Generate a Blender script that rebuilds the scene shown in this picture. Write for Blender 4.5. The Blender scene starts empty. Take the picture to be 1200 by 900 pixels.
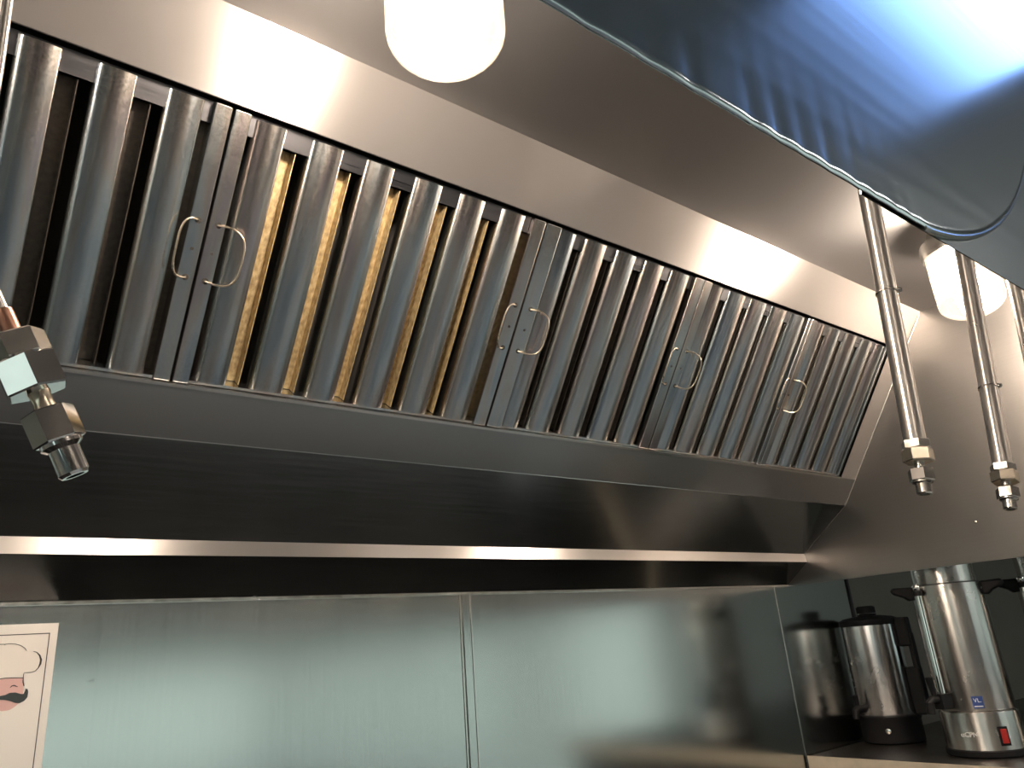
import bpy, math, random
from mathutils import Vector, Matrix
random.seed(7)
SC = bpy.context.scene
COL = SC.collection
H = 1.55                     # eye height of the camera; all builder coordinates are measured from the eye
PI = math.pi

# ------------------------------------------------------------------ camera
cam_d = bpy.data.cameras.new('camera')
cam = bpy.data.objects.new('camera', cam_d); COL.objects.link(cam)
AX = Vector((1155, 217, 873.3)).normalized()      # world x, y, z written in view axes (right, down, forward)
AZ = Vector((-200, -2450, 873.3)).normalized()
AZ = (AZ - AX * AZ.dot(AX)).normalized()
AY = AZ.cross(AX)
rot = Matrix(((AX[0], -AX[1], -AX[2]), (AY[0], -AY[1], -AY[2]), (AZ[0], -AZ[1], -AZ[2])))
cam.matrix_world = Matrix.Translation((0, 0, H)) @ rot.to_4x4()
cam_d.sensor_fit = 'HORIZONTAL'; cam_d.sensor_width = 36.0
cam_d.lens = 873.3 / 1200 * 36
cam_d.clip_start = 0.01
SC.camera = cam

# ------------------------------------------------------------------ world, exposure
SC.view_settings.view_transform = 'Standard'
SC.view_settings.look = 'None'
SC.view_settings.gamma = 1.0
SC.view_settings.exposure = 0.14
SC.view_settings.use_curve_mapping = False
W = bpy.data.worlds.new('sky'); SC.world = W; W.use_nodes = True
nt = W.node_tree; nt.nodes.clear()
wo = nt.nodes.new('ShaderNodeOutputWorld'); bg = nt.nodes.new('ShaderNodeBackground')
tc = nt.nodes.new('ShaderNodeTexCoord'); sx = nt.nodes.new('ShaderNodeSeparateXYZ'); cr = nt.nodes.new('ShaderNodeValToRGB')
nt.links.new(tc.outputs['Generated'], sx.inputs[0]); nt.links.new(sx.outputs['Z'], cr.inputs[0])
cr.color_ramp.elements[0].position = 0.0; cr.color_ramp.elements[0].color = (.72, .84, .78, 1)
cr.color_ramp.elements[1].position = 0.6; cr.color_ramp.elements[1].color = (.30, .50, .85, 1)
nt.links.new(cr.outputs[0], bg.inputs[0]); nt.links.new(bg.outputs[0], wo.inputs[0])
bg.inputs[1].default_value = 1.18

BULB_STRENGTH = 570.0
PANEL_LAMP = (2.0, 3.8, 8.5)
FLOOR_FILL = (19.0, 19.0, 18.0)

# ------------------------------------------------------------------ materials
def nodes(name):
    m = bpy.data.materials.new(name); m.use_nodes = True
    n = m.node_tree; n.nodes.clear()
    out = n.nodes.new('ShaderNodeOutputMaterial')
    b = n.nodes.new('ShaderNodeBsdfPrincipled')
    n.links.new(b.outputs[0], out.inputs[0])
    return m, n, b

def grain(n, stretch, scale, space='Object'):
    t = n.nodes.new('ShaderNodeTexCoord'); mp = n.nodes.new('ShaderNodeMapping')
    mp.inputs['Scale'].default_value = stretch
    no = n.nodes.new('ShaderNodeTexNoise'); no.inputs['Scale'].default_value = scale
    no.inputs['Detail'].default_value = 4
    n.links.new(t.outputs[space], mp.inputs[0]); n.links.new(mp.outputs[0], no.inputs['Vector'])
    return no

def ramp(n, src, cols):
    r = n.nodes.new('ShaderNodeValToRGB'); el = r.color_ramp.elements
    while len(el) < len(cols): el.new(0.5)
    for e, (p, c) in zip(el, cols):
        e.position = p; e.color = (*c, 1)
    n.links.new(src, r.inputs[0]); return r.outputs[0]

def val(n, src, lo, hi):
    r = n.nodes.new('ShaderNodeMapRange'); r.inputs['To Min'].default_value = lo; r.inputs['To Max'].default_value = hi
    r.inputs['From Min'].default_value = .3; r.inputs['From Max'].default_value = .7
    n.links.new(src, r.inputs['Value']); return r.outputs[0]

def steel(name, col=(.56, .54, .51), rough=.28, var=.06, stretch=(1, 60, 60), scale=6, aniso=0.0, tangent=(1, 0, 0), arot=0.25, bump=0.0, cvar=.02, metal=1.0):
    m, n, b = nodes(name)
    b.inputs['Metallic'].default_value = metal
    g = grain(n, stretch, scale)
    cl = grain(n, (1, 1, 1), 5)
    lo = tuple(c * (1 - cvar) for c in col); hi = tuple(min(1, c * (1 + cvar)) for c in col)
    n.links.new(ramp(n, g.outputs[0], [(.3, lo), (.7, hi)]), b.inputs['Base Color'])
    mx = n.nodes.new('ShaderNodeMath'); mx.operation = 'ADD'
    n.links.new(val(n, g.outputs[0], rough - var, rough + var), mx.inputs[0])
    n.links.new(val(n, cl.outputs[0], -var, var), mx.inputs[1])
    n.links.new(mx.outputs[0], b.inputs['Roughness'])
    if aniso:
        b.inputs['Anisotropic'].default_value = aniso
        b.inputs['Anisotropic Rotation'].default_value = arot
        cx = n.nodes.new('ShaderNodeCombineXYZ')
        for i in range(3): cx.inputs[i].default_value = tangent[i]
        n.links.new(cx.outputs[0], b.inputs['Tangent'])
    if bump:
        bp = n.nodes.new('ShaderNodeBump'); bp.inputs['Strength'].default_value = bump; bp.inputs['Distance'].default_value = .001
        n.links.new(g.outputs[0], bp.inputs['Height']); n.links.new(bp.outputs[0], b.inputs['Normal'])
    return m

def plain(name, col, rough=.5, metal=0.0, var=.1, scale=30):
    m, n, b = nodes(name)
    g = grain(n, (1, 1, 1), scale)
    lo = tuple(c * (1 - var) for c in col); hi = tuple(min(1, c * (1 + var)) for c in col)
    n.links.new(ramp(n, g.outputs[0], [(.3, lo), (.7, hi)]), b.inputs['Base Color'])
    b.inputs['Roughness'].default_value = rough; b.inputs['Metallic'].default_value = metal
    return m

def emit(name, col, strength):
    m = bpy.data.materials.new(name); m.use_nodes = True
    n = m.node_tree; n.nodes.clear()
    o = n.nodes.new('ShaderNodeOutputMaterial'); e = n.nodes.new('ShaderNodeEmission')
    e.inputs[0].default_value = (*col, 1); e.inputs[1].default_value = strength
    n.links.new(e.outputs[0], o.inputs[0]); return m

def thin_glass(name, tint=(1, 1, 1), gloss=.08, rough=.03, cloud=0.0, cloudcol=(1, .9, .75)):
    m = bpy.data.materials.new(name); m.use_nodes = True
    n = m.node_tree; n.nodes.clear()
    o = n.nodes.new('ShaderNodeOutputMaterial'); t = n.nodes.new('ShaderNodeBsdfTransparent')
    g = n.nodes.new('ShaderNodeBsdfGlossy'); mx = n.nodes.new('ShaderNodeMixShader')
    t.inputs[0].default_value = (*tint, 1); g.inputs['Roughness'].default_value = rough
    lw = n.nodes.new('ShaderNodeLayerWeight'); lw.inputs[0].default_value = .25
    ad = n.nodes.new('ShaderNodeMath'); ad.operation = 'ADD'; ad.use_clamp = True; ad.inputs[1].default_value = gloss
    ml = n.nodes.new('ShaderNodeMath'); ml.operation = 'MULTIPLY'; ml.inputs[1].default_value = .6
    n.links.new(lw.outputs['Fresnel'], ml.inputs[0]); n.links.new(ml.outputs[0], ad.inputs[0]); n.links.new(ad.outputs[0], mx.inputs[0])
    n.links.new(t.outputs[0], mx.inputs[1]); n.links.new(g.outputs[0], mx.inputs[2])
    last = mx
    if cloud:
        tr = n.nodes.new('ShaderNodeBsdfTranslucent'); tr.inputs[0].default_value = (*cloudcol, 1)
        m2 = n.nodes.new('ShaderNodeMixShader'); m2.inputs[0].default_value = cloud
        n.links.new(mx.outputs[0], m2.inputs[1]); n.links.new(tr.outputs[0], m2.inputs[2]); last = m2
    n.links.new(last.outputs[0], o.inputs[0]); return m

M = {}
M['frame_steel'] = steel('brushed_frame_steel', (.56, .53, .51), .29, .0, (1, 12, 12), 8, cvar=.0, aniso=.75, tangent=(1, 0, 0), metal=.88)
M['lip_steel'] = steel('brushed_lip_steel', (.46, .46, .45), .27, .002, (1, 26, 26), 8, cvar=.004, aniso=.5, tangent=(1, 0, 0))
M['ceiling_steel'] = steel('brushed_ceiling_steel', (.52, .51, .51), .30, .0, (1, 12, 12), 8, cvar=.0, aniso=.7, tangent=(1, 0, 0), metal=.95)
M['plate_steel'] = steel('brushed_plenum_steel', (.45, .46, .45), .20, .02, (1, 26, 26), 8, aniso=.4, tangent=(1, 0, 0))
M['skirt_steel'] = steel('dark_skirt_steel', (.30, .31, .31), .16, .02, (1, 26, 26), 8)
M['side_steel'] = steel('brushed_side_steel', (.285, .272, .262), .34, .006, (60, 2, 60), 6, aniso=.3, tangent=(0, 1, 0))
M['front_steel'] = steel('brushed_front_steel', (.58, .60, .62), .19, .012, (1, 26, 26), 8)
M['wall_steel'] = steel('brushed_wall_steel', (.60, .61, .59), .17, .008, (40, 40, 1), 5, cvar=.02)
M['edge_steel'] = steel('bright_edge_steel', (.75, .72, .68), .22, .03)
M['chrome'] = steel('polished_chrome', (.80, .77, .73), .10, .03, (1, 1, 1), 40, cvar=.04)
M['pipe_chrome'] = steel('brushed_pipe_chrome', (.78, .74, .70), .30, .02, (1, 1, 1), 40, aniso=.85, tangent=(0, 0, 1), arot=0.0, cvar=.03)
M['nozzle'] = steel('nozzle_chrome', (.82, .81, .80), .06, .01, (1, 1, 1), 60, cvar=.04)
M['dull_chrome'] = steel('dull_nickel', (.66, .64, .60), .20, .05, (1, 1, 1), 60)
M['brass'] = steel('nickel_plated_brass', (.78, .69, .56), .22, .04, (1, 1, 1), 60)
M['copper'] = steel('tarnished_copper', (.26, .14, .10), .35, .05, (1, 1, 1), 60)
M['urn_steel'] = steel('urn_brushed_steel', (.72, .69, .65), .26, .02, (1, 1, 1), 30, aniso=.9, tangent=(0, 0, 1), arot=0.0)
M['urn_bright'] = steel('urn_polished_aluminium', (.86, .87, .88), .26, .02, (1, 1, 1), 30, aniso=.85, tangent=(0, 0, 1), arot=0.0)
M['wire'] = steel('handle_wire', (.70, .62, .50), .30, .05)
M['black'] = plain('black_plastic', (.006, .006, .007), .55)
M['black'].node_tree.nodes['Principled BSDF'].inputs['Specular IOR Level'].default_value = .2
M['joint'] = plain('dark_joint', (.03, .03, .03), .6)
M['hole'] = plain('dark_hole', (.02, .018, .015), .7)
M['plenum'] = plain('dark_plenum', (.03, .028, .025), .8)  # near-black sheet behind the filters and at the band return
M['red'] = plain('red_switch', (.35, .02, .015), .35)
M['blue'] = plain('blue_sticker', (.02, .05, .20), .4)
M['white'] = plain('white_print', (.8, .8, .8), .5)
M['paper'] = plain('cream_paper', (.97, .92, .87), .55, var=.03, scale=8)
M['ink'] = plain('black_ink', (.02, .018, .018), .5)
M['pink'] = plain('pink_ink', (.84, .52, .48), .55, var=.03)
M['hatwhite'] = plain('hat_cream', (.96, .90, .84), .55, var=.02)
M['sleeve'] = thin_glass('clear_plastic_sleeve', (1, 1, 1), .01, .08)
M['glass'] = thin_glass('window_glass', (.95, .97, .96), .03)
M['globe'] = thin_glass('lamp_globe_glass', (1, .97, .92), .10, .05, cloud=.022, cloudcol=(1, .88, .70))
M['bulb'] = emit('lamp_bulb', (1, .85, .72), BULB_STRENGTH)
M['aisle'] = emit('floor_fill_panel', FLOOR_FILL, 1.0)
M['troffer'] = emit('daylight_lamp_panel', PANEL_LAMP, 1.0)
M['floor'] = plain('grey_floor_tile', (.46, .46, .44), .45, var=.25, scale=6)
M['paint'] = plain('grey_green_paint', (.34, .36, .33), .7, var=.05, scale=4)
M['brownpaint'] = plain('taupe_paint', (.17, .155, .13), .7, var=.08, scale=4)
M['roomceil'] = plain('ceiling_paint', (.34, .36, .38), .8, var=.05, scale=4)
M['windowframe'] = plain('window_frame_paint', (.5, .5, .5), .5)
M['counter'] = steel('counter_steel', (.16, .15, .14), .35, .03)
M['edging'] = plain('tan_counter_edging', (.55, .48, .38), .5)

def aged(name, seed):
    m, n, b = nodes(name)
    b.inputs['Metallic'].default_value = 1
    t = n.nodes.new('ShaderNodeTexCoord'); oi = n.nodes.new('ShaderNodeObjectInfo')
    ad = n.nodes.new('ShaderNodeVectorMath'); ad.operation = 'ADD'
    ml = n.nodes.new('ShaderNodeVectorMath'); ml.operation = 'SCALE'; ml.inputs['Scale'].default_value = 17.0
    cx = n.nodes.new('ShaderNodeCombineXYZ')
    for i in range(3): n.links.new(oi.outputs['Random'], cx.inputs[i])
    n.links.new(cx.outputs[0], ml.inputs[0]); n.links.new(t.outputs['Object'], ad.inputs[0]); n.links.new(ml.outputs[0], ad.inputs[1])
    mp = n.nodes.new('ShaderNodeMapping'); mp.inputs['Scale'].default_value = (38, 4.5, 38); mp.inputs['Location'].default_value = (seed, 0, 0)
    no = n.nodes.new('ShaderNodeTexNoise'); no.inputs['Scale'].default_value = 1; no.inputs['Detail'].default_value = 5
    n.links.new(ad.outputs[0], mp.inputs[0]); n.links.new(mp.outputs[0], no.inputs['Vector'])
    col = ramp(n, no.outputs[0], [(.30, (.38, .44, .50)), (.42, (.52, .57, .59)), (.50, (.58, .59, .58)), (.57, (.58, .53, .48)), (.63, (.54, .48, .49)), (.72, (.60, .57, .50))])
    fine = n.nodes.new('ShaderNodeTexNoise'); fine.inputs['Scale'].default_value = 320; fine.inputs['Detail'].default_value = 3
    n.links.new(ad.outputs[0], fine.inputs['Vector'])
    n.links.new(col, b.inputs['Base Color'])
    n.links.new(val(n, fine.outputs[0], .20, .27), b.inputs['Roughness'])
    bp = n.nodes.new('ShaderNodeBump'); bp.inputs['Strength'].default_value = .03; bp.inputs['Distance'].default_value = .0004
    n.links.new(fine.outputs[0], bp.inputs['Height']); n.links.new(bp.outputs[0], b.inputs['Normal'])
    return m
M['baffle'] = aged('heat_tinted_steel', 0)
M['rail'] = aged('heat_tinted_rail', 5)
m, n, b = nodes('greasy_inner_steel')
b.inputs['Metallic'].default_value = .55
g = grain(n, (1, .6, 1), 180)
n.links.new(ramp(n, g.outputs[0], [(.3, (.28, .20, .10)), (.55, (.50, .39, .21)), (.7, (.62, .50, .30))]), b.inputs['Base Color'])
b.inputs['Roughness'].default_value = .5
bp = n.nodes.new('ShaderNodeBump'); bp.inputs['Strength'].default_value = .3; bp.inputs['Distance'].default_value = .001
n.links.new(g.outputs[0], bp.inputs['Height']); n.links.new(bp.outputs[0], b.inputs['Normal'])
M['inner'] = m
M['dark_steel'] = steel('dark_rail_steel', (.16, .16, .17), .35, .05)  # dark steel of the filters' top rails
M['inner_shaded'] = plain('shaded_inner_steel', (.045, .038, .03), .5, .4, .3, 150)  # shade of the filter gaps painted into the inner baffle colour

# ------------------------------------------------------------------ mesh helpers
ROOT = {}        # object name -> world origin its meshes are written against

class MB:
    def __init__(s): s.v = []; s.f = []
    def add(s, vs, fs):
        o = len(s.v); s.v += [tuple(p) for p in vs]; s.f += [tuple(i + o for i in q) for q in fs]; return s
    def box(s, a, b):
        x0, y0, z0 = a; x1, y1, z1 = b
        return s.add([(x0, y0, z0), (x1, y0, z0), (x1, y1, z0), (x0, y1, z0), (x0, y0, z1), (x1, y0, z1), (x1, y1, z1), (x0, y1, z1)],
                     [(0, 3, 2, 1), (4, 5, 6, 7), (0, 1, 5, 4), (1, 2, 6, 5), (2, 3, 7, 6), (3, 0, 4, 7)])
    def prism(s, prof, mapf, t0, t1):      # closed 2D profile swept between two parameters
        k = len(prof)
        vs = [mapf(p, t0) for p in prof] + [mapf(p, t1) for p in prof]
        fs = [(i, (i + 1) % k, (i + 1) % k + k, i + k) for i in range(k)]
        fs += [tuple(range(k))[::-1], tuple(range(k, 2 * k))]
        return s.add(vs, fs)
    def tube(s, pts, r, n=10, cap=True):
        pts = [Vector(p) for p in pts]; rs = r if isinstance(r, (list, tuple)) else [r] * len(pts)
        up = None; rings = []
        for i, p in enumerate(pts):
            d = (pts[min(i + 1, len(pts) - 1)] - pts[max(i - 1, 0)]).normalized()
            if up is None: up = d.orthogonal().normalized()
            up = (up - d * up.dot(d)).normalized(); w = d.cross(up)
            rings.append([p + (up * math.cos(2 * PI * k / n) + w * math.sin(2 * PI * k / n)) * rs[i] for k in range(n)])
        vs = [q for ring in rings for q in ring]
        fs = [(i * n + k, i * n + (k + 1) % n, (i + 1) * n + (k + 1) % n, (i + 1) * n + k) for i in range(len(pts) - 1) for k in range(n)]
        if cap: fs += [tuple(range(n))[::-1], tuple(range((len(pts) - 1) * n, len(pts) * n))]
        return s.add(vs, fs)
    def lathe(s, prof, base, axis=(0, 0, 1), n=24, ref=None, twist=0.0):    # prof: (radius, height) list
        a = Vector(axis).normalized(); u = (Vector(ref) if ref else a.orthogonal()); u = (u - a * u.dot(a)).normalized(); w = a.cross(u); b = Vector(base)
        vs = [b + a * h + (u * math.cos(2 * PI * k / n + twist) + w * math.sin(2 * PI * k / n + twist)) * max(r, 1e-5) for r, h in prof for k in range(n)]
        fs = [(i * n + k, i * n + (k + 1) % n, (i + 1) * n + (k + 1) % n, (i + 1) * n + k) for i in range(len(prof) - 1) for k in range(n)]
        if prof[0][0] > 1e-4: fs.append(tuple(range(n))[::-1])
        if prof[-1][0] > 1e-4: fs.append(tuple(range((len(prof) - 1) * n, len(prof) * n)))
        return s.add(vs, fs)
    def build(s, name, mat, parent=None, smooth=False, loc=None, local=False, bevel=0.0, angle=35):
        if local: o = Vector((0, 0, 0))
        elif parent is not None: o = ROOT[parent.name]
        else: o = Vector(loc) if loc is not None else Vector((0, 0, 0))
        me = bpy.data.meshes.new(name)
        me.from_pydata([(p[0] - o.x, p[1] - o.y, p[2] - o.z) for p in s.v], [], s.f)
        me.materials.append(mat); me.validate()
        ob = bpy.data.objects.new(name, me); COL.objects.link(ob)
        import bmesh
        bm = bmesh.new(); bm.from_mesh(me); bmesh.ops.recalc_face_normals(bm, faces=bm.faces[:])
        if smooth:
            for f in bm.faces: f.smooth = True
            for e in bm.edges:
                if len(e.link_faces) == 2 and e.calc_face_angle(0) > math.radians(angle): e.smooth = False
        bm.to_mesh(me); bm.free()
        if parent is not None: ob.parent = parent; ROOT[ob.name] = o
        else: ob.location = o + Vector((0, 0, H)); ROOT[ob.name] = o
        if bevel:
            bv = ob.modifiers.new('bevel', 'BEVEL'); bv.width = bevel; bv.segments = 2; bv.limit_method = 'ANGLE'
        return ob

def thing(name, label, cat, loc, group=None):
    o = bpy.data.objects.new(name, None); COL.objects.link(o); o.empty_display_size = .05
    o.location = Vector(loc) + Vector((0, 0, H)); ROOT[o.name] = Vector(loc)
    return tag(o, label, cat, group)
def tag(o, label=None, cat=None, group=None, kind=None):
    if label: o['label'] = label
    if cat: o['category'] = cat
    if group: o['group'] = group
    if kind: o['kind'] = kind
    return o
def struct(mb, name, mat, loc=(0, 0, 0), label=None):
    o = mb.build(name, mat, loc=loc); o['kind'] = 'structure'
    if label: o['label'] = label
    return o
def strip(mb, a, b, x0, x1, t=.0012, side=1):   # thin sheet: cross-section edge a->b in (y, z), swept in x, thickness behind
    a = Vector((a[0], a[1])); b = Vector((b[0], b[1])); d = (b - a).normalized(); nn = Vector((-d.y, d.x)) * t * side
    mb.prism([a, b, b + nn, a + nn], lambda p, x: (x, p[0], p[1]), x0, x1); return mb

# ------------------------------------------------------------------ the room (structure)
RX0, RX1, RY0 = -2.6, 4.4, -9.0
BACK = 1.25
FL, CE = -H, 1.10
struct(MB().box((RX0 - .1, RY0 - .1, FL - .1), (RX1 + .1, BACK + .2, FL)), 'floor', M['floor'])
struct(MB().box((RX0 - .1, RY0 - .1, CE), (RX1 + .1, BACK + .2, CE + .1)), 'ceiling', M['roomceil'])
def windowed_wall(name, axis, c0, c1, a0, a1, wins, ids):
    # wall slab between c0 and c1 on one axis, running a0..a1 on the other; wins: (u0, u1, z0, z1, panes)
    def P(u, z, c): return (c, u, z) if axis == 'x' else (u, c, z)
    def bx(mb, u0, u1, z0, z1, d0=c0, d1=c1):
        if u1 - u0 < 1e-4: return
        p, q = P(u0, z0, d0), P(u1, z1, d1); mb.box(tuple(min(x, y) for x, y in zip(p, q)), tuple(max(x, y) for x, y in zip(p, q)))
    w = MB(); u = a0
    for (u0, u1, z0, z1, np_) in wins:
        bx(w, u, u0, FL, CE); bx(w, u0, u1, FL, z0); bx(w, u0, u1, z1, CE); u = u1
    bx(w, u, a1, FL, CE); struct(w, name, M['paint'])
    m0, m1 = c0 + (c1 - c0) * .3, c0 + (c1 - c0) * .7; g0, g1 = c0 + (c1 - c0) * .48, c0 + (c1 - c0) * .53
    for k, (u0, u1, z0, z1, np_) in enumerate(wins):
        f = MB(); t = .025
        bx(f, u0, u1, z0, z0 + t, m0, m1); bx(f, u0, u1, z1 - t, z1, m0, m1)
        st = (u1 - u0 - t) / np_
        for q in range(np_ + 1): bx(f, u0 + st * q, u0 + st * q + t, z0 + t, z1 - t, m0, m1)
        fo_ = struct(f, 'window_%d' % (ids + k), M['windowframe'], loc=P(u0, z0, c0))
        for q in range(np_):
            g_ = MB(); bx(g_, u0 + st * q + t, u0 + st * (q + 1), z0 + t, z1 - t, g0, g1); g_.build('pane', M['glass'], fo_)
windowed_wall('wall_right', 'x', RX1, RX1 + .1, RY0, BACK + .2, [(-8.95, -1.45, -1.5, .27, 4)], 1)
windowed_wall('wall_front', 'y', RY0, RY0 - .1, RX0, RX1, [(.1, 4.36, -1.5, .22, 2)], 2)
windowed_wall('wall_left', 'x', RX0, RX0 - .1, RY0, BACK + .2, [(-2.6, .2, -.5, .75, 2)], 3)
# back wall: backing, then steel sheets and joints as its pieces
PX1 = 2.30
wb = struct(MB().box((RX0 - .1, BACK + .006, FL), (PX1, BACK + .2, CE)), 'wall_back', M['joint'])
J0, J1, S1 = .849, .868, 1.907
for i, (a, b_) in enumerate([(-2.6, -.70), (-.698, J0 - .004), (J1 + .004, S1 - .0015), (S1 + .0015, PX1)]):
    MB().box((a, BACK, -1.45), (b_, BACK + .006, CE)).build('steel_panel', M['wall_steel'], wb, bevel=.0012)
js = MB().box((J0 - .001, BACK - .0035, -1.45), (J1 + .001, BACK + .003, CE)).build('joint_strip', M['wall_steel'], wb, bevel=.0025)
for x in (J0 - .0025, J1 + .0025):
    MB().box((x - .0012, BACK - .002, -1.45), (x + .0012, BACK + .003, CE)).build('joint_edge', M['edge_steel'], wb)
MB().box((S1 - .0012, BACK - .0015, -1.45), (S1 + .0012, BACK + .003, CE)).build('joint_edge', M['edge_steel'], wb)
MB().box((PX1 - .006, BACK - .004, -1.45), (PX1 + .004, BACK + .03, CE)).build('end_trim', M['joint'], wb)
struct(MB().box((PX1, BACK + .04, FL), (RX1, BACK + .2, CE)), 'wall_corner', M['brownpaint'])

# ------------------------------------------------------------------ exhaust hood
XL, XR = -1.75, 1.969
YC, ZC = .710, .746               # corner between filter bank and hood ceiling
DY, DZ = .5774, -.8165            # down the filter bank
NY, NZ = -.8165, -.5774           # out of the filter bank
def bank(s, h=0.0): return (YC + DY * s + NY * h, ZC + DZ * s + NZ * h)
YF, ZB = .0734, .110              # front hem
hood = thing('exhaust_hood', 'large brushed stainless steel kitchen exhaust hood fixed along the back wall', 'hood', (0.1, BACK, ZB))
S0, S1_, SL = .107, .473, .547    # filter opening and bottom of the lip
strip(MB(), bank(0), bank(S0), XL, XR).build('upper_band', M['frame_steel'], hood)
strip(MB(), bank(S0), bank(S0, -.010), XL, XR, .001).build('band_return', M['plenum'], hood)
XE = 1.897
strip(MB(), bank(S0), bank(S1_), XE, XR).build('end_trim', M['frame_steel'], hood)
l = MB(); strip(l, bank(S1_), bank(SL), XL, XR); strip(l, bank(SL), (1.086, .320), XL, XR, .0012, -1)
l.build('grease_lip', M['lip_steel'], hood)
lr = MB().prism([bank(S1_ - .002, .002), bank(S1_ + .002, .002), bank(S1_ + .002, -.012), bank(S1_ - .002, -.012)], lambda p, x: (x, p[0], p[1]), XL, XE)
lr.build('lip_rim', M['edge_steel'], hood)
strip(MB(), (1.086, .320), (1.176, .190), XL, XR, .0012, 1).build('lower_plate', M['plate_steel'], hood)
strip(MB(), (1.176, .190), (1.172, .167), XL, XR, .0012, 1).build('gutter_face', M['frame_steel'], hood)
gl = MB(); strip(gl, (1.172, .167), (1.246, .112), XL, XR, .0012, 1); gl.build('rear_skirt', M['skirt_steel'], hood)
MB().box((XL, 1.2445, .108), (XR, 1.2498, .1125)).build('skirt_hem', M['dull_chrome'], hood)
# hood ceiling and shell
MB().box((XL, YF + .004, ZC), (XR, YC + .002, ZC + .002)).build('ceiling_sheet', M['ceiling_steel'], hood)
strip(MB(), bank(0, -.11), bank(.56, -.075), XL, XR).build('plenum_back', M['plenum'], hood)
# right end sheet
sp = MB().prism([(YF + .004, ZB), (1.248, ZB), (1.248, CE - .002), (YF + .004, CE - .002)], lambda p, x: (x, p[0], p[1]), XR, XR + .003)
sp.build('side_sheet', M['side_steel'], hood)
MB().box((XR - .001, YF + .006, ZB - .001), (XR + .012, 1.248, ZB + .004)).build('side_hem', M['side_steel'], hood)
bd = MB(); bd.tube([(XR - .001, *bank(.01, .0015)), (XR - .001, *bank(SL, .0015))], .0016, 6)
bd.tube([(XR - .001, *bank(SL, .0015)), (XR - .001, 1.17, .192)], .0012, 6)
bd.build('weld_bead', M['edge_steel'], hood)
rv = MB(); rv.lathe([(.0, 0), (.004, 0), (.003, .002), (0, .0025)], (XR, .72, .20), (-1, 0, 0), 10); rv.build('rivet', M['dull_chrome'], hood)
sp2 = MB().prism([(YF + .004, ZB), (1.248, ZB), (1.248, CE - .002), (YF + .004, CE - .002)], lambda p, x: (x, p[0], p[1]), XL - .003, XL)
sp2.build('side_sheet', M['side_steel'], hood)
# front skin: sheet with a crumpled hem whose corner is cut away in a curve, over an inner sheet
def hem_z(x):
    if x <= .228: return ZB
    u = (x - .228) / .103
    return ZB + .046 * (.30 * u + .70 * u * u) if u < 1.6 else ZB + .046 * (.48 + 1.792) + (x - .228 - .1648) * 1.2
xs = [XL + i * (-.25 - XL) / 12 for i in range(12)] + [-.25 + i * .0022 for i in range(340)]
xs = [x for x in xs if x < .50]
creases = [(.070, .0011), (.086, .0016), (.103, .0012), (.117, .0015), (.139, .0013), (.150, .0016), (.161, .0012), (.173, .0015), (.187, .0014), (.197, .0012), (.209, .0012), (.218, .001)]
fm = MB(); zs = [0, .003, .006, .010, .015, .021, .028, .036, .050, .08, .13, .2, .35, .6, 1]
rows = len(zs); vs = []; fs = []
for x in xs:
    z0 = hem_z(x); top = CE - .002
    for q in zs:
        z = z0 + q * (1 if q < .6 else 1)
        z = z0 + q if q < .35 else z0 + .35 + (q - .35) / .65 * max(.05, top - z0 - .35)
        d = 0
        for cx_, am in creases:
            lean = cx_ + .35 * (z - ZB) * .2
            d += .45 * am * math.exp(-((x - lean) / .0026) ** 2) * math.exp(-(z - z0) / .0085) * (1 - .8 * math.exp(-(z - z0) / .002))
        bow = .002 * math.sin(x * 3.1) * math.exp(-(z - z0) / .05)
        vs.append((x, YF - bow * .3 + d, z))
for i in range(len(xs) - 1):
    for j in range(rows - 1):
        fs.append((i * rows + j, (i + 1) * rows + j, (i + 1) * rows + j + 1, i * rows + j + 1))
fm.add(vs, fs)
fo = fm.build('front_skin', M['front_steel'], hood, smooth=True, angle=60)
so = fo.modifiers.new('thickness', 'SOLIDIFY'); so.thickness = .0006; so.offset = -1
he = MB(); he.tube([(x, YF + .0002, hem_z(x)) for x in xs if x > .225 and hem_z(x) < .35], .0009, 8); he.build('cut_edge', M['edge_steel'], hood, smooth=True)
MB().box((.19, YF + .0011, ZB + .0002), (XR, YF + .0015, CE - .002)).build('inner_sheet', M['front_steel'], hood)

# ------------------------------------------------------------------ grease filters
TH = math.atan2(.8165, -.5774)
FLEN = S1_ - S0 - .008            # visible length of a filter
def c_profile(wd, dep, r1=.012, r2=.004, t=.0012, bow=.0035):
    # bent channel with a bowed face: rounded left shoulder, tighter right edge, open to the back
    def face(g):
        pts = [(r1 - (r1 - g) * math.cos(a), -bow - r1 + (r1 - g) * math.sin(a)) for a in [PI / 2 * k / 6 for k in range(6)]]
        n_ = 8
        for k in range(n_ + 1):
            u = k / n_; pts.append((r1 + (wd - r1 - r2) * u, -bow * (2 * u - 1) ** 2 - g))
        pts += [(wd - r2 + (r2 - g) * math.sin(a), -bow - r2 + (r2 - g) * math.cos(a)) for a in [PI / 2 * k / 3 for k in range(1, 4)]]
        return pts
    return [(0, -dep)] + face(0) + [(wd, -dep), (wd - t, -dep)] + face(t)[::-1] + [(t, -dep)]
def u_profile(wd, z0, z1, t=.0012):
    return [(0, z1), (0, z0), (wd, z0), (wd, z1), (wd - t, z1), (wd - t, z0 + t), (t, z0 + t), (t, z1)]
loc_map = lambda p, y: (p[0], y, p[1])

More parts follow.
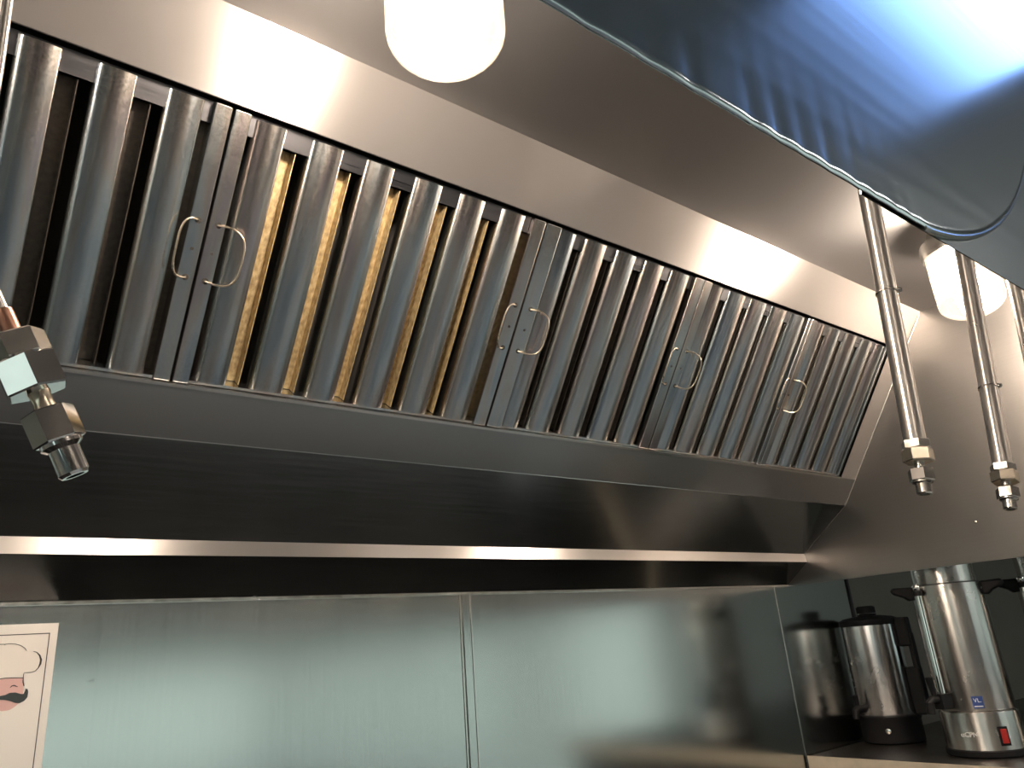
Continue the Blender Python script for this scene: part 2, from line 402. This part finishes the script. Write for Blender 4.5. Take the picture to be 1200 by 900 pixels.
def wire_handle(x, y0, y1, bulge, lift, name, parent, up=True):
    pts = []
    for k in range(17):
        a = PI * k / 16
        y = (y0 + y1) / 2 - (y1 - y0) / 2 * math.copysign(abs(math.cos(a)) ** .55, math.cos(a)) * (1 + .10 * math.sin(a) ** .5)
        e = abs(math.sin(a)) ** .75
        pts.append((x + bulge * e, y, .001 + lift * e))
    pts = [(x, y0, -.004)] + pts[0:] + [(x, y1, -.004)]
    return MB().tube(pts, .0014, 7).build(name, M['wire'], parent, smooth=True, local=True, angle=80)

def make_filter(x0, x1, rails, bars, label, hl, hr, inner='inner_shaded'):
    y0, z0 = bank(S1_ - .003, -.004)
    f = thing('grease_filter', label, 'filter', (x0, y0, z0), 'baffle grease filters along the hood')
    f.rotation_euler = (TH, 0, 0)
    L = FLEN
    ra, rb = rails
    for a, b_ in ((0, ra), (rb - x0, x1 - x0)):
        MB().box((a + .0006, 0, -.032), (b_ - .0006, L, 0)).build('side_rail', M['rail'], f, local=True, bevel=.0012)
    MB().box((ra, L - .026, -.014), (rb - x0, L, -.010)).build('top_rail', M['dark_steel'], f, local=True)
    MB().box((ra, 0, -.032), (rb - x0, .004, -.004)).build('bottom_rail', M['rail'], f, local=True)
    cache = {}
    for a, b_ in bars:
        wd = round(b_ - a, 3)
        if wd not in cache:
            ob = MB().prism(c_profile(wd, .026), loc_map, .004, L - .003).build('baffle', M['baffle'], f, smooth=True, local=True, angle=60)
            cache[wd] = ob
        else:
            ob = cache[wd].copy(); COL.objects.link(ob); ob.parent = f
        ob.location = (a - x0, 0, 0)
    gaps = [(bars[i][1], bars[i + 1][0]) for i in range(len(bars) - 1)] + [(bars[-1][1], rb)]
    if bars[0][0] - x0 - ra > .005: gaps.insert(0, (x0 + ra, bars[0][0]))
    proto = None
    for a, b_ in gaps:
        if b_ - a < .009: continue
        wd = .040; c = (a + b_) / 2 - x0
        if proto is None:
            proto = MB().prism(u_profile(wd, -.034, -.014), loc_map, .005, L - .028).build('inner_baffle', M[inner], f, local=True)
            ob = proto
        else:
            ob = proto.copy(); COL.objects.link(ob); ob.parent = f
        ob.location = (a - x0 + .020 - wd, 0, 0)
    for side, on in ((0, hl), (1, hr)):
        if not on: continue
        x = ra * .55 if side == 0 else (rb - x0 + x1 - x0) / 2
        ya, yb = L - (.326 - S0), L - (.252 - S0)
        wire_handle(x, ya, yb, .034 if side == 0 else -.020, .018 if side == 0 else .006, 'handle', f)
        for yy in (ya, yb, (ya + yb) / 2):
            rr = .0042 if yy != (ya + yb) / 2 else .0022
            MB().lathe([(rr, 0), (rr, .0004)], (x, yy, .0001), (0, 0, 1), 10).build('hole', M['hole'], f, local=True)
    return f

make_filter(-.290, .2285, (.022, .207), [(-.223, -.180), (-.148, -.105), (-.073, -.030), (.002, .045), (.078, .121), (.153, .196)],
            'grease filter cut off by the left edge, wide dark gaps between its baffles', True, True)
make_filter(.2305, .7385, (.0215, .713), [(.259, .300), (.334, .380), (.414, .459), (.493, .540), (.572, .619), (.652, .699)],
            'widest grease filter, second from left, tan grease showing between its baffles', True, True, 'inner')
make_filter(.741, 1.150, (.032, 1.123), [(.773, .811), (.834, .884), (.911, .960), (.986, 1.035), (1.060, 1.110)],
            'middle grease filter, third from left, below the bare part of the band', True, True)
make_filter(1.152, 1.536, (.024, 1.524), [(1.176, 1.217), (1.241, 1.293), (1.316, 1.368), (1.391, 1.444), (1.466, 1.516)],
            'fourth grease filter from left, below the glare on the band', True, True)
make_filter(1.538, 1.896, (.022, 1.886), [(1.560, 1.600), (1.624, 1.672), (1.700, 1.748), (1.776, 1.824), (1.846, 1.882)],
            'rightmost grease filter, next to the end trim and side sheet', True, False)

# ------------------------------------------------------------------ hood lamps
def hood_lamp(x, y, label):
    zb = .551; r = .060
    t = thing('hood_lamp', label, 'lamp', (x, y, zb), 'globe lamps on the hood ceiling')
    g = MB(); prof = [(0, 0)] + [(r * math.sin(a), .035 - .035 * math.cos(a)) for a in [PI / 2 * k / 8 for k in range(1, 9)]] + [(r, .09), (r * .98, .145)]
    g.lathe(prof, (x, y, zb), n=32); g.f = g.f[:-1] if len(g.f[-1]) == 32 else g.f
    g.build('globe', M['globe'], t, smooth=True, angle=60)
    c = MB(); c.lathe([(r + .004, .138), (r + .006, .150), (r + .006, .168), (.045, .180), (.045, .1945)], (x, y, zb), n=32)
    c.build('cap', M['dull_chrome'], t, smooth=True)
    s = MB(); s.lathe([(.014, .130), (.015, .160)], (x, y, zb), n=16); s.build('socket', M['white'], t, smooth=True)
    b = MB(); b.lathe([(0, .056)] + [(.028 * math.sin(a), .084 - .028 * math.cos(a)) for a in [PI * k / 12 for k in range(1, 10)]] + [(.013, .134)], (x, y, zb), n=20)
    b.build('bulb', M['bulb'], t, smooth=True, angle=80)
    return t
hood_lamp(1.59, .475, 'glowing glass globe lamp behind the second chrome pipe')
hood_lamp(-.91, .475, 'globe lamp on the hood ceiling beyond the left picture edge')
hood_lamp(.34, .475, 'blown-out glowing globe lamp above the wide grease filter')

# ------------------------------------------------------------------ fire suppression drops
def hexprof(mb, r, h0, h1, base, axis, ref):
    c = r * .06
    mb.lathe([(r - c, h0), (r, h0 + c), (r, h1 - c), (r - c, h1)], base, axis, 6, ref); return mb
def nozzle(t, base, axis, ref, kl, mats, k=None):
    k = k or kl; a = Vector(axis).normalized()
    P = lambda pr: [(r * k, h * kl) for r, h in pr]
    hexprof(MB(), .0185 * k, 0, .013 * kl, base, a, ref).build('collar_nut', mats[0], t)
    hexprof(MB(), .0205 * k, .013 * kl, .031 * kl, base, a, (ref[1], -ref[0], .3)).build('union_nut', mats[1], t)
    MB().lathe(P([(.0075, .030), (.0065, .034), (.0065, .037), (.0075, .041)]), base, a, 14).build('neck', mats[2], t, smooth=True)
    hexprof(MB(), .0165 * k, .041 * kl, .058 * kl, base, a, ref).build('nozzle_body', mats[3], t)
    MB().lathe(P([(.0135, .0575), (.0135, .060), (.0100, .062), (.0100, .0745), (.0085, .076), (.006, .076), (.006, .072)]), base, a, 18).build('nozzle_tip', mats[4], t, smooth=True)
def drop_pipe(top, tip, r, label, sleeve):
    top = Vector(top); tip = Vector(tip); d = (tip - top).normalized(); L = (tip - top).length
    t = thing('suppression_pipe', label, 'pipe', tuple(tip), 'chrome drop pipes of the fire suppression line')
    e = tip - d * .078
    MB().tube([top, top.lerp(e, .5), e + d * .002], r, 24).build('sleeve', M['pipe_chrome'], t, smooth=True)
    MB().lathe([(r + .018, 0), (r + .018, .004), (r + .004, .010), (r + .001, .012)], top, d, 20).build('ceiling_flange', M['dull_chrome'], t, smooth=True)
    j = top.lerp(e, sleeve)
    MB().lathe([(r + .0002, -.0015), (r + .0014, -.001), (r + .0014, .001), (r + .0002, .0015)], j, d, 24).build('sleeve_ring', M['chrome'], t, smooth=True)
    c = MB(); c.lathe([(.003, 0), (.004, .002), (.003, .006)], j + Vector((r * .6, -r * .75, 0)) - d * .002, (.6, -.75, 0), 8); c.build('set_screw', M['dull_chrome'], t, smooth=True)
    nozzle(t, e, d, (.8, .6, 0), .88, [M['dull_chrome'], M['brass'], M['dull_chrome'], M['chrome'], M['dull_chrome']])
    return t
drop_pipe((1.0114, .376, ZC - .0005), (.9368, .389, .1252), .0128, 'straight chrome drop pipe, leftmost of the three at right, nozzle at its end', .62)
drop_pipe((1.3497, .376, ZC - .0005), (1.1931, .389, .1197), .0128, 'chrome drop pipe hanging in front of the glowing right globe lamp', .78)
drop_pipe((1.569, .3755, ZC - .0005), (1.423, .389, .1300), .0128, 'chrome drop pipe at the right picture edge, only its upper part showing', .70)

# near nozzle on its own bent tube at the left
tb = thing('suppression_nozzle', 'large chrome spray nozzle tilted on a bent tube, close at the left edge', 'nozzle', (.0636, .47, .1106))
NS = Vector((.0250, .47, .1880)); NA = (Vector((.0636, .47, .1106)) - NS).normalized()
MB().tube([(-.0075, .47, ZC - .0005), (-.0070, .47, .4162), (-.0051, .47, .3622), (-.0045, .47, .30), (-.0035, .47, .265), (-.0010, .47, .243), (.0045, .47, .226), (.012, .47, .2135), tuple(NS - NA * .012)], .0036, 14).build('tube', M['pipe_chrome'], tb, smooth=True)
MB().lathe([(.0048, -.016), (.0052, -.014), (.0052, .001)], NS, NA, 16).build('tube_end', M['copper'], tb, smooth=True)
nozzle(tb, NS, NA, (.3, -1, .4), 1.14, [M['dull_chrome'], M['nozzle'], M['brass'], M['nozzle'], M['nozzle']], .82)

# ------------------------------------------------------------------ poster on the steel wall
def flat(name, pts, y, mat, parent, t=.0003):
    return MB().prism(pts, lambda p, q: (p[0], q, p[1]), y - t, y).build(name, mat, parent)
def stroke(name, pts, w, y, mat, parent):
    P = [Vector(p) for p in pts]; L = []; R = []
    for i, p in enumerate(P):
        d = (P[min(i + 1, len(P) - 1)] - P[max(i - 1, 0)]).normalized(); nn = Vector((-d.y, d.x))
        ww = w[i] if isinstance(w, list) else w
        L.append(p + nn * ww / 2); R.append(p - nn * ww / 2)
    mb = MB()
    k = len(P); vs = [(q.x, yy, q.y) for yy in (y - .0003, y) for q in L + R]; fs = []
    for i in range(k - 1):
        for o in (0, 2 * k): fs.append((o + i, o + i + 1, o + k + i + 1, o + k + i))
        fs += [(i, i + 1, i + 1 + 2 * k, i + 2 * k), (k + i, k + i + 1, k + i + 1 + 2 * k, k + i + 2 * k)]
    return mb.add(vs, fs).build(name, mat, parent)
ART = {
'hat_top': [(0.1029, 0.0575), (0.1057, 0.058), (0.1113, 0.0587), (0.117, 0.059), (0.1229, 0.0583), (0.129, 0.0562), (0.1343, 0.0526), (0.1367, 0.049)] ,
'hat_lobe': [(0.1447, 0.0478), (0.1489, 0.0462), (0.1528, 0.042), (0.155, 0.0364), (0.1548, 0.031), (0.153, 0.0259)] ,
'brim': [(0.153, 0.0259), (0.1497, 0.0222), (0.145, 0.0209), (0.1375, 0.0212), (0.137, 0.0189), (0.1371, 0.0146)] ,
'band': [(0.1083, 0.0155), (0.1167, 0.0159), (0.1243, 0.0157), (0.1371, 0.0146)] ,
'hair': [(0.1371, 0.0146), (0.1374, 0.0097), (0.1392, 0.0043)] ,
'hatfill': [(0.1029, 0.0575), (0.117, 0.059), (0.129, 0.0562), (0.1367, 0.049), (0.1447, 0.0478), (0.1489, 0.0462), (0.1528, 0.042), (0.155, 0.0364), (0.1548, 0.031), (0.153, 0.0259), (0.1497, 0.0222), (0.145, 0.0209), (0.1375, 0.0212), (0.1371, 0.0146), (0.1244, 0.0153), (0.1083, 0.0155)] ,
'face': [(0.1083, 0.0155), (0.1244, 0.0153), (0.1372, 0.0142), (0.1374, 0.0097), (0.1393, 0.0), (0.1388, -0.0084), (0.1351, -0.0174), (0.1308, -0.0212), (0.1264, -0.0238), (0.1199, -0.0244), (0.1133, -0.0237)] ,
'eye': [(0.1236, 0.0035), (0.1252, 0.0055), (0.1278, 0.0061), (0.1321, 0.004)] ,
'stache': [(0.1111, -0.0062), (0.1138, -0.0056), (0.1193, -0.0049), (0.1238, -0.0028), (0.1304, -0.0028), (0.1365, -0.0052), (0.14, -0.0055), (0.1411, -0.0018), (0.1415, 0.0011), (0.1439, 0.0), (0.145, -0.0037), (0.1448, -0.01), (0.1418, -0.0141), (0.1369, -0.0166), (0.1311, -0.0156), (0.126, -0.013), (0.1201, -0.0112), (0.1116, -0.0099)] ,
}
po = thing('chef_poster', 'cream poster with a moustached chef in a white hat, on the steel wall', 'poster', (.06, BACK, -.16))
PX0, PXR, PZ0, PZ1 = -.06, .1712, -.33, .0837
MB().box((PX0, BACK - .0014, PZ0), (PXR, BACK - .0002, PZ1)).build('sheet', M['paper'], po)
b = MB(); i0 = .0093; j0 = .0128; lw = .0011; yb = BACK - .0017
b.box((PX0 + i0, yb, PZ1 - j0 - lw), (PXR - i0, yb + .0003, PZ1 - j0)); b.box((PX0 + i0, yb, PZ0 + j0), (PXR - i0, yb + .0003, PZ0 + j0 + lw))
b.box((PXR - i0 - lw, yb, PZ0 + j0 + lw), (PXR - i0, yb + .0003, PZ1 - j0 - lw)); b.box((PX0 + i0, yb, PZ0 + j0 + lw), (PX0 + i0 + lw, yb + .0003, PZ1 - j0 - lw))
b.build('border_line', M['ink'], po)
CXM = ART['stache'][0][0]
ART = {k: [(max(x, CXM), z) for x, z in v] for k, v in ART.items()}
def both(p): return list(p) + [(2 * CXM - x, z) for x, z in reversed(p) if abs(x - CXM) > 1e-4]
flat('hat', both(ART['hatfill']), BACK - .0015, M['hatwhite'], po)
flat('face', both(ART['face']), BACK - .0016, M['pink'], po)
flat('moustache', both(ART['stache']), BACK - .0020, M['ink'], po)
for mir in (False, True):
    f_ = (lambda p: [(2 * CXM - x, z) for x, z in p]) if mir else (lambda p: p)
    stroke('hat_outline', f_(ART['hat_top']), .0007, BACK - .0019, M['ink'], po)
    stroke('hat_outline', f_(ART['hat_lobe']), [.0005, .0010, .0018, .0024, .0024, .0012], BACK - .0019, M['ink'], po)
    stroke('hat_outline', f_(ART['brim']), [.0011, .0007, .0005, .0005, .0008, .0009], BACK - .0021, M['ink'], po)
    stroke('hat_band', f_(ART['band']), .0009, BACK - .0023, M['ink'], po)
    stroke('hair', f_(ART['hair']), [.0009, .0013, .0010], BACK - .0025, M['ink'], po)
    stroke('eye', f_(ART['eye']), [.0006, .0012, .0014, .0006], BACK - .0023, M['ink'], po)
MB().box((PX0 - .05, BACK - .0034, PZ0 - .02), (.2255, BACK - .0029, .0985)).build('clear_sleeve', M['sleeve'], po)
tp = MB().prism([(.2120, .0035), (.2240, .0085), (.2240, .0030), (.2180, .0020)], lambda p, q: (p[0], q, p[1]), BACK - .0040, BACK - .0034)
tp.build('tape_scrap', M['sleeve'], po)

# ------------------------------------------------------------------ counter with coffee urns
ZT = -.318; CX0 = 1.905
ct = thing('counter', 'steel topped counter end under the coffee urns in the corner', 'counter', (2.4, .75, -H))
MB().box((CX0, .30, ZT - .035), (3.4, BACK - .006, ZT)).build('worktop', M['counter'], ct, bevel=.004)
MB().box((CX0 + .03, .33, -H + .10), (3.38, BACK - .03, ZT - .035)).build('carcass', M['counter'], ct)
MB().box((CX0 + .06, .38, -H), (3.34, BACK - .06, -H + .10)).build('plinth', M['black'], ct)
MB().box((CX0 - .0025, .30, ZT - .036), (CX0 - .0002, BACK - .006, ZT + .0005)).build('edge_trim', M['edging'], ct)

def text_mesh(txt, size, mat, name, parent, origin, right, up, ext=.0004):
    cu = bpy.data.curves.new('lettering', 'FONT'); cu.body = txt; cu.size = size; cu.align_x = 'CENTER'; cu.align_y = 'CENTER'; cu.extrude = ext; cu.resolution_u = 2
    ob = bpy.data.objects.new('lettering', cu); COL.objects.link(ob)
    bpy.context.view_layer.update()
    me = bpy.data.meshes.new_from_object(ob.evaluated_get(bpy.context.evaluated_depsgraph_get()))
    bpy.data.objects.remove(ob)
    r = Vector(right).normalized(); u = Vector(up).normalized(); w = r.cross(u); o = Vector(origin) - ROOT[parent.name]
    for v in me.vertices: v.co = o + r * v.co.x + u * v.co.y + w * v.co.z
    me.materials.clear(); me.materials.append(mat)
    t = bpy.data.objects.new(name, me); COL.objects.link(t); t.parent = parent; ROOT[t.name] = ROOT[parent.name]
    return t
def radial(c, ang):       # direction around an urn; zero faces the camera, positive turns to the right of the view
    f = Vector((-c[0], -c[1], 0)).normalized(); s = Vector((-f.y, f.x, 0))   # s: to the viewer's right
    a = math.radians(ang); return (f * math.cos(a) + s * math.sin(a)).normalized(), (s * math.cos(a) - f * math.sin(a)).normalized()
def slab(mb, c, ang, r, z0, z1, hw, t):       # small box standing off an urn's skin
    n_, s = radial(c, ang); p = Vector((c[0], c[1], 0)) + n_ * (r - .002)
    pts = [p - s * hw, p + s * hw, p + s * hw + n_ * (t + .002), p - s * hw + n_ * (t + .002)]
    return mb.prism([(q.x, q.y) for q in pts], lambda q, z: (q[0], q[1], z), z0, z1)
def handle_bar(c, ang, r, z, L, wd):
    n_, s = radial(c, ang); mb = MB(); p = Vector((c[0], c[1], z)) + n_ * (r - .004)
    prof = [(0, -.020), (.012, -.022), (L * .5, -.012), (L, -.002), (L + .004, .006), (L, .013), (L * .5, .012), (0, .012)]
    mb.prism(prof, lambda q, h: tuple(p + n_ * q[0] + s * h + Vector((0, 0, q[1]))), -wd / 2, wd / 2)
    return mb
def urn_big(c, label, marks):
    R = .082
    t = thing('coffee_urn', label, 'urn', (c[0], c[1], ZT), 'steel coffee urns on the corner counter')
    B = (c[0], c[1], 0)
    MB().lathe([(R + .004, ZT), (R + .007, ZT + .004), (R + .007, ZT + .014), (R + .003, ZT + .017)], B, n=48).build('foot', M['black'], t, smooth=True)
    MB().lathe([(R + .0035, ZT + .016), (R + .003, -.222), (R - .001, -.2195)], B, n=48).build('base_shell', M['urn_steel'], t, smooth=True)
    MB().lathe([(R - .003, -.2220), (R - .003, -.2175)], B, n=48).build('seam', M['joint'], t, smooth=True)
    MB().lathe([(R - .001, -.2180), (R, -.2160), (R, .0700), (R - .003, .0715)], B, n=48).build('body', M['urn_steel'], t, smooth=True)
    MB().lathe([(R - .004, .0705), (R - .004, .0735)], B, n=48).build('seam', M['joint'], t, smooth=True)
    ld = MB(); ld.lathe([(R - .010, .0730), (R - .010, .125), (R - .016, .133), (.02, .150), (0, .151)], B, n=48)
    ld.build('lid', M['urn_steel'], t, smooth=True)
    MB().lathe([(.012, .150), (.012, .160), (.020, .166), (.018, .178), (0, .180)], B, n=20).build('lid_knob', M['black'], t, smooth=True)
    for a in (-82, 84): handle_bar(c, a, R, .060, .046, .040).build('side_handle', M['black'], t, bevel=.004)
    n_, s = radial(c, -44); q = Vector(B) + n_ * (R + .011)
    MB().tube([q + Vector((0, 0, -.185)), q + Vector((0, 0, .052))], .0085, 18).build('sight_tube', M['chrome'], t, smooth=True)
    MB().lathe([(.010, .048), (.011, .052), (.011, .060), (.007, .061)], (q.x, q.y, 0), n=16).build('gauge_collar', M['black'], t, smooth=True)
    MB().lathe([(.007, .060), (.0095, .065), (.0095, .071), (.006, .076), (0, .077)], (q.x, q.y, 0), n=16).build('gauge_cap', M['chrome'], t, smooth=True)
    sp = MB(); slab(sp, c, -44, R, -.212, -.178, .014, .030)
    p0 = Vector(B) + n_ * (R + .026) + Vector((0, 0, -.190)); sp.tube([p0, p0 + n_ * .020, p0 + n_ * .030 + Vector((0, 0, -.006)), p0 + n_ * .032 + Vector((0, 0, -.030))], .0095, 12)
    sp.build('spigot', M['black'], t, bevel=.002)
    sv = MB(); sv.tube([p0 + n_ * .010 + Vector((0, 0, .008)), p0 + n_ * .014 + Vector((0, 0, .050))], [.0055, .009], 10); sv.build('spigot_lever', M['black'], t, smooth=True)
    if marks:
        st = MB(); slab(st, c, 3, R, -.212, -.186, .0115, .0006); so_ = st.build('sticker', M['blue'], t)
        n3, s3 = radial(c, 3); o = Vector((c[0], c[1], -.195)) + n3 * (R + .0010)
        text_mesh('VL.', .0125, M['white'], 'sticker_letters', t, o, s3, (0, 0, 1))
        ln = MB(); n4, s4 = radial(c, 3); q4 = Vector((c[0], c[1], 0)) + n4 * (R + .0006)
        ln.prism([tuple((q4 + s4 * a + n4 * b_)[:2]) for a, b_ in ((-.009, 0), (.009, 0), (.009, .0005), (-.009, .0005))], lambda p, z: (p[0], p[1], z), -.2085, -.2065)
        ln.build('sticker_line', M['white'], t)
        sw = MB(); slab(sw, c, 27, R + .0035, -.292, -.252, .0105, .002); sw.build('switch_bezel', M['black'], t)
        s2 = MB(); slab(s2, c, 27, R + .0035, -.287, -.257, .0070, .0045); s2.build('switch', M['red'], t, bevel=.001)
        n5, s5 = radial(c, -20); o5 = Vector((c[0], c[1], -.268)) + n5 * (R + .0052)
        text_mesh('uCPN', .0150, M['white'], 'base_lettering', t, o5, s5, (0, 0, 1))
    return t
urn_big((2.080, .872), 'tall brushed steel coffee urn with blue sticker and red switch', True)
urn_big((2.262, .690), 'steel coffee urn mostly cut off by the right picture edge', False)
def urn_small(c, label):
    R = .076
    t = thing('coffee_urn', label, 'urn', (c[0], c[1], ZT), 'steel coffee urns on the corner counter')
    B = (c[0], c[1], 0)
    MB().lathe([(R - .002, ZT), (R + .003, ZT + .004), (R + .003, -.262), (R + .006, -.256), (R + .006, -.250), (R, -.247)], B, n=48).build('base', M['black'], t, smooth=True)
    MB().lathe([(R - .001, -.2490), (R, -.2475), (R, -.012), (R - .002, -.0105)], B, n=48).build('body', M['urn_bright'], t, smooth=True)
    MB().lathe([(R + .002, -.013), (R + .004, -.008), (R + .003, .002), (R - .010, .008), (.03, .013), (0, .014)], B, n=48).build('lid', M['black'], t, smooth=True)
    MB().lathe([(.024, .0125), (.026, .016), (.026, .036), (.020, .040), (0, .0405)], B, n=24).build('lid_knob', M['black'], t, smooth=True)
    MB().lathe([(.0265, .0170), (.0275, .0185), (.0265, .0200)], B, n=24).build('knob_ring', M['chrome'], t, smooth=True)
    h = MB(); slab(h, c, 72, R, -.075, .002, .020, .030); slab(h, c, 72, R, -.250, -.130, .018, .034); slab(h, c, 72, R + .022, -.200, -.040, .014, .012)
    h.build('side_handle', M['black'], t, bevel=.004)
    n_, s = radial(c, -50); p0 = Vector(B) + n_ * (R - .003) + Vector((0, 0, -.228))
    sp = MB(); sp.tube([p0, p0 + n_ * .026, p0 + n_ * .034 + Vector((0, 0, -.005)), p0 + n_ * .036 + Vector((0, 0, -.024))], [.011, .011, .010, .008], 12); sp.build('spigot', M['black'], t, smooth=True)
    sv = MB(); sv.tube([p0 + n_ * .022 + Vector((0, 0, .008)), p0 + n_ * .026 + Vector((0, 0, .036))], [.005, .008], 10); sv.build('spigot_lever', M['black'], t, smooth=True)
    n2, s2 = radial(c, -8); p1 = Vector(B) + n2 * (R + .002) + Vector((0, 0, -.284))
    MB().lathe([(.007, 0), (.007, .0015), (.005, .002)], p1, n2, 16).build('indicator', M['chrome'], t, smooth=True)
    return t
urn_small((2.205, 1.160), 'shorter coffee urn with black lid and base, behind the tall one')

# ------------------------------------------------------------------ daylight lamp panel on the room ceiling
cl = thing('ceiling_light', 'flat daylight lamp panel on the room ceiling, mirrored in the hood front', 'lamp', (1.4, -.07, CE - .03))
LX0, LX1, LY0, LY1 = 1.10, 1.70, -.19, .05
MB().box((LX0, LY0, CE - .010), (LX1, LY1, CE - .004)).build('diffuser', M['troffer'], cl)
fr = MB()
fr.box((LX0 - .02, LY0 - .02, CE - .02), (LX1 + .02, LY0, CE)); fr.box((LX0 - .02, LY1, CE - .02), (LX1 + .02, LY1 + .02, CE))
fr.box((LX0 - .02, LY0, CE - .02), (LX0, LY1, CE)); fr.box((LX1, LY0, CE - .02), (LX1 + .02, LY1, CE))
fr.build('housing', M['windowframe'], cl)

def floor_fill_lamp(x, y, label):  # added lamp, out of view, brightens the floor that the filters mirror
    t = thing('ceiling_light', label, 'lamp', (x, y, CE - .03))
    MB().box((x - .58, y - .14, CE - .010), (x + .58, y + .14, CE - .004)).build('diffuser', M['aisle'], t)
    f = MB(); f.box((x - .60, y - .16, CE - .02), (x + .60, y - .14, CE)); f.box((x - .60, y + .14, CE - .02), (x + .60, y + .16, CE))
    f.box((x - .60, y - .14, CE - .02), (x - .58, y + .14, CE)); f.box((x + .58, y - .14, CE - .02), (x + .60, y + .14, CE)); f.build('housing', M['windowframe'], t)
floor_fill_lamp(2.5, -1.4, 'added fill lamp panel over the kitchen aisle, unseen, brightening the floor')
# dark range below the hood, mirrored in the hood's lower plates
rg = thing('cooking_range', 'black cooking range standing under the hood, below the picture', 'range', (.3, .75, -H))
MB().box((-1.2, .22, -H + .12), (1.80, 1.22, -.66)).build('body', M['black'], rg, bevel=.006)
MB().box((-1.2, 1.19, -.66), (1.80, 1.22, -.48)).build('back_ledge', M['black'], rg)
MB().box((-1.18, .28, -H), (1.78, 1.20, -H + .12)).build('plinth', M['joint'], rg)
for k in range(4):
    for y in (.48, .90):
        g_ = MB(); x = -.85 + k * .72
        for d in (-.16, -.05, .05, .16): g_.box((x - .20, y + d - .008, -.645), (x + .20, y + d + .008, -.63)); g_.box((x + d - .008, y - .18, -.659), (x + d + .008, y + .18, -.645))
        g_.build('grate', M['joint'], rg)
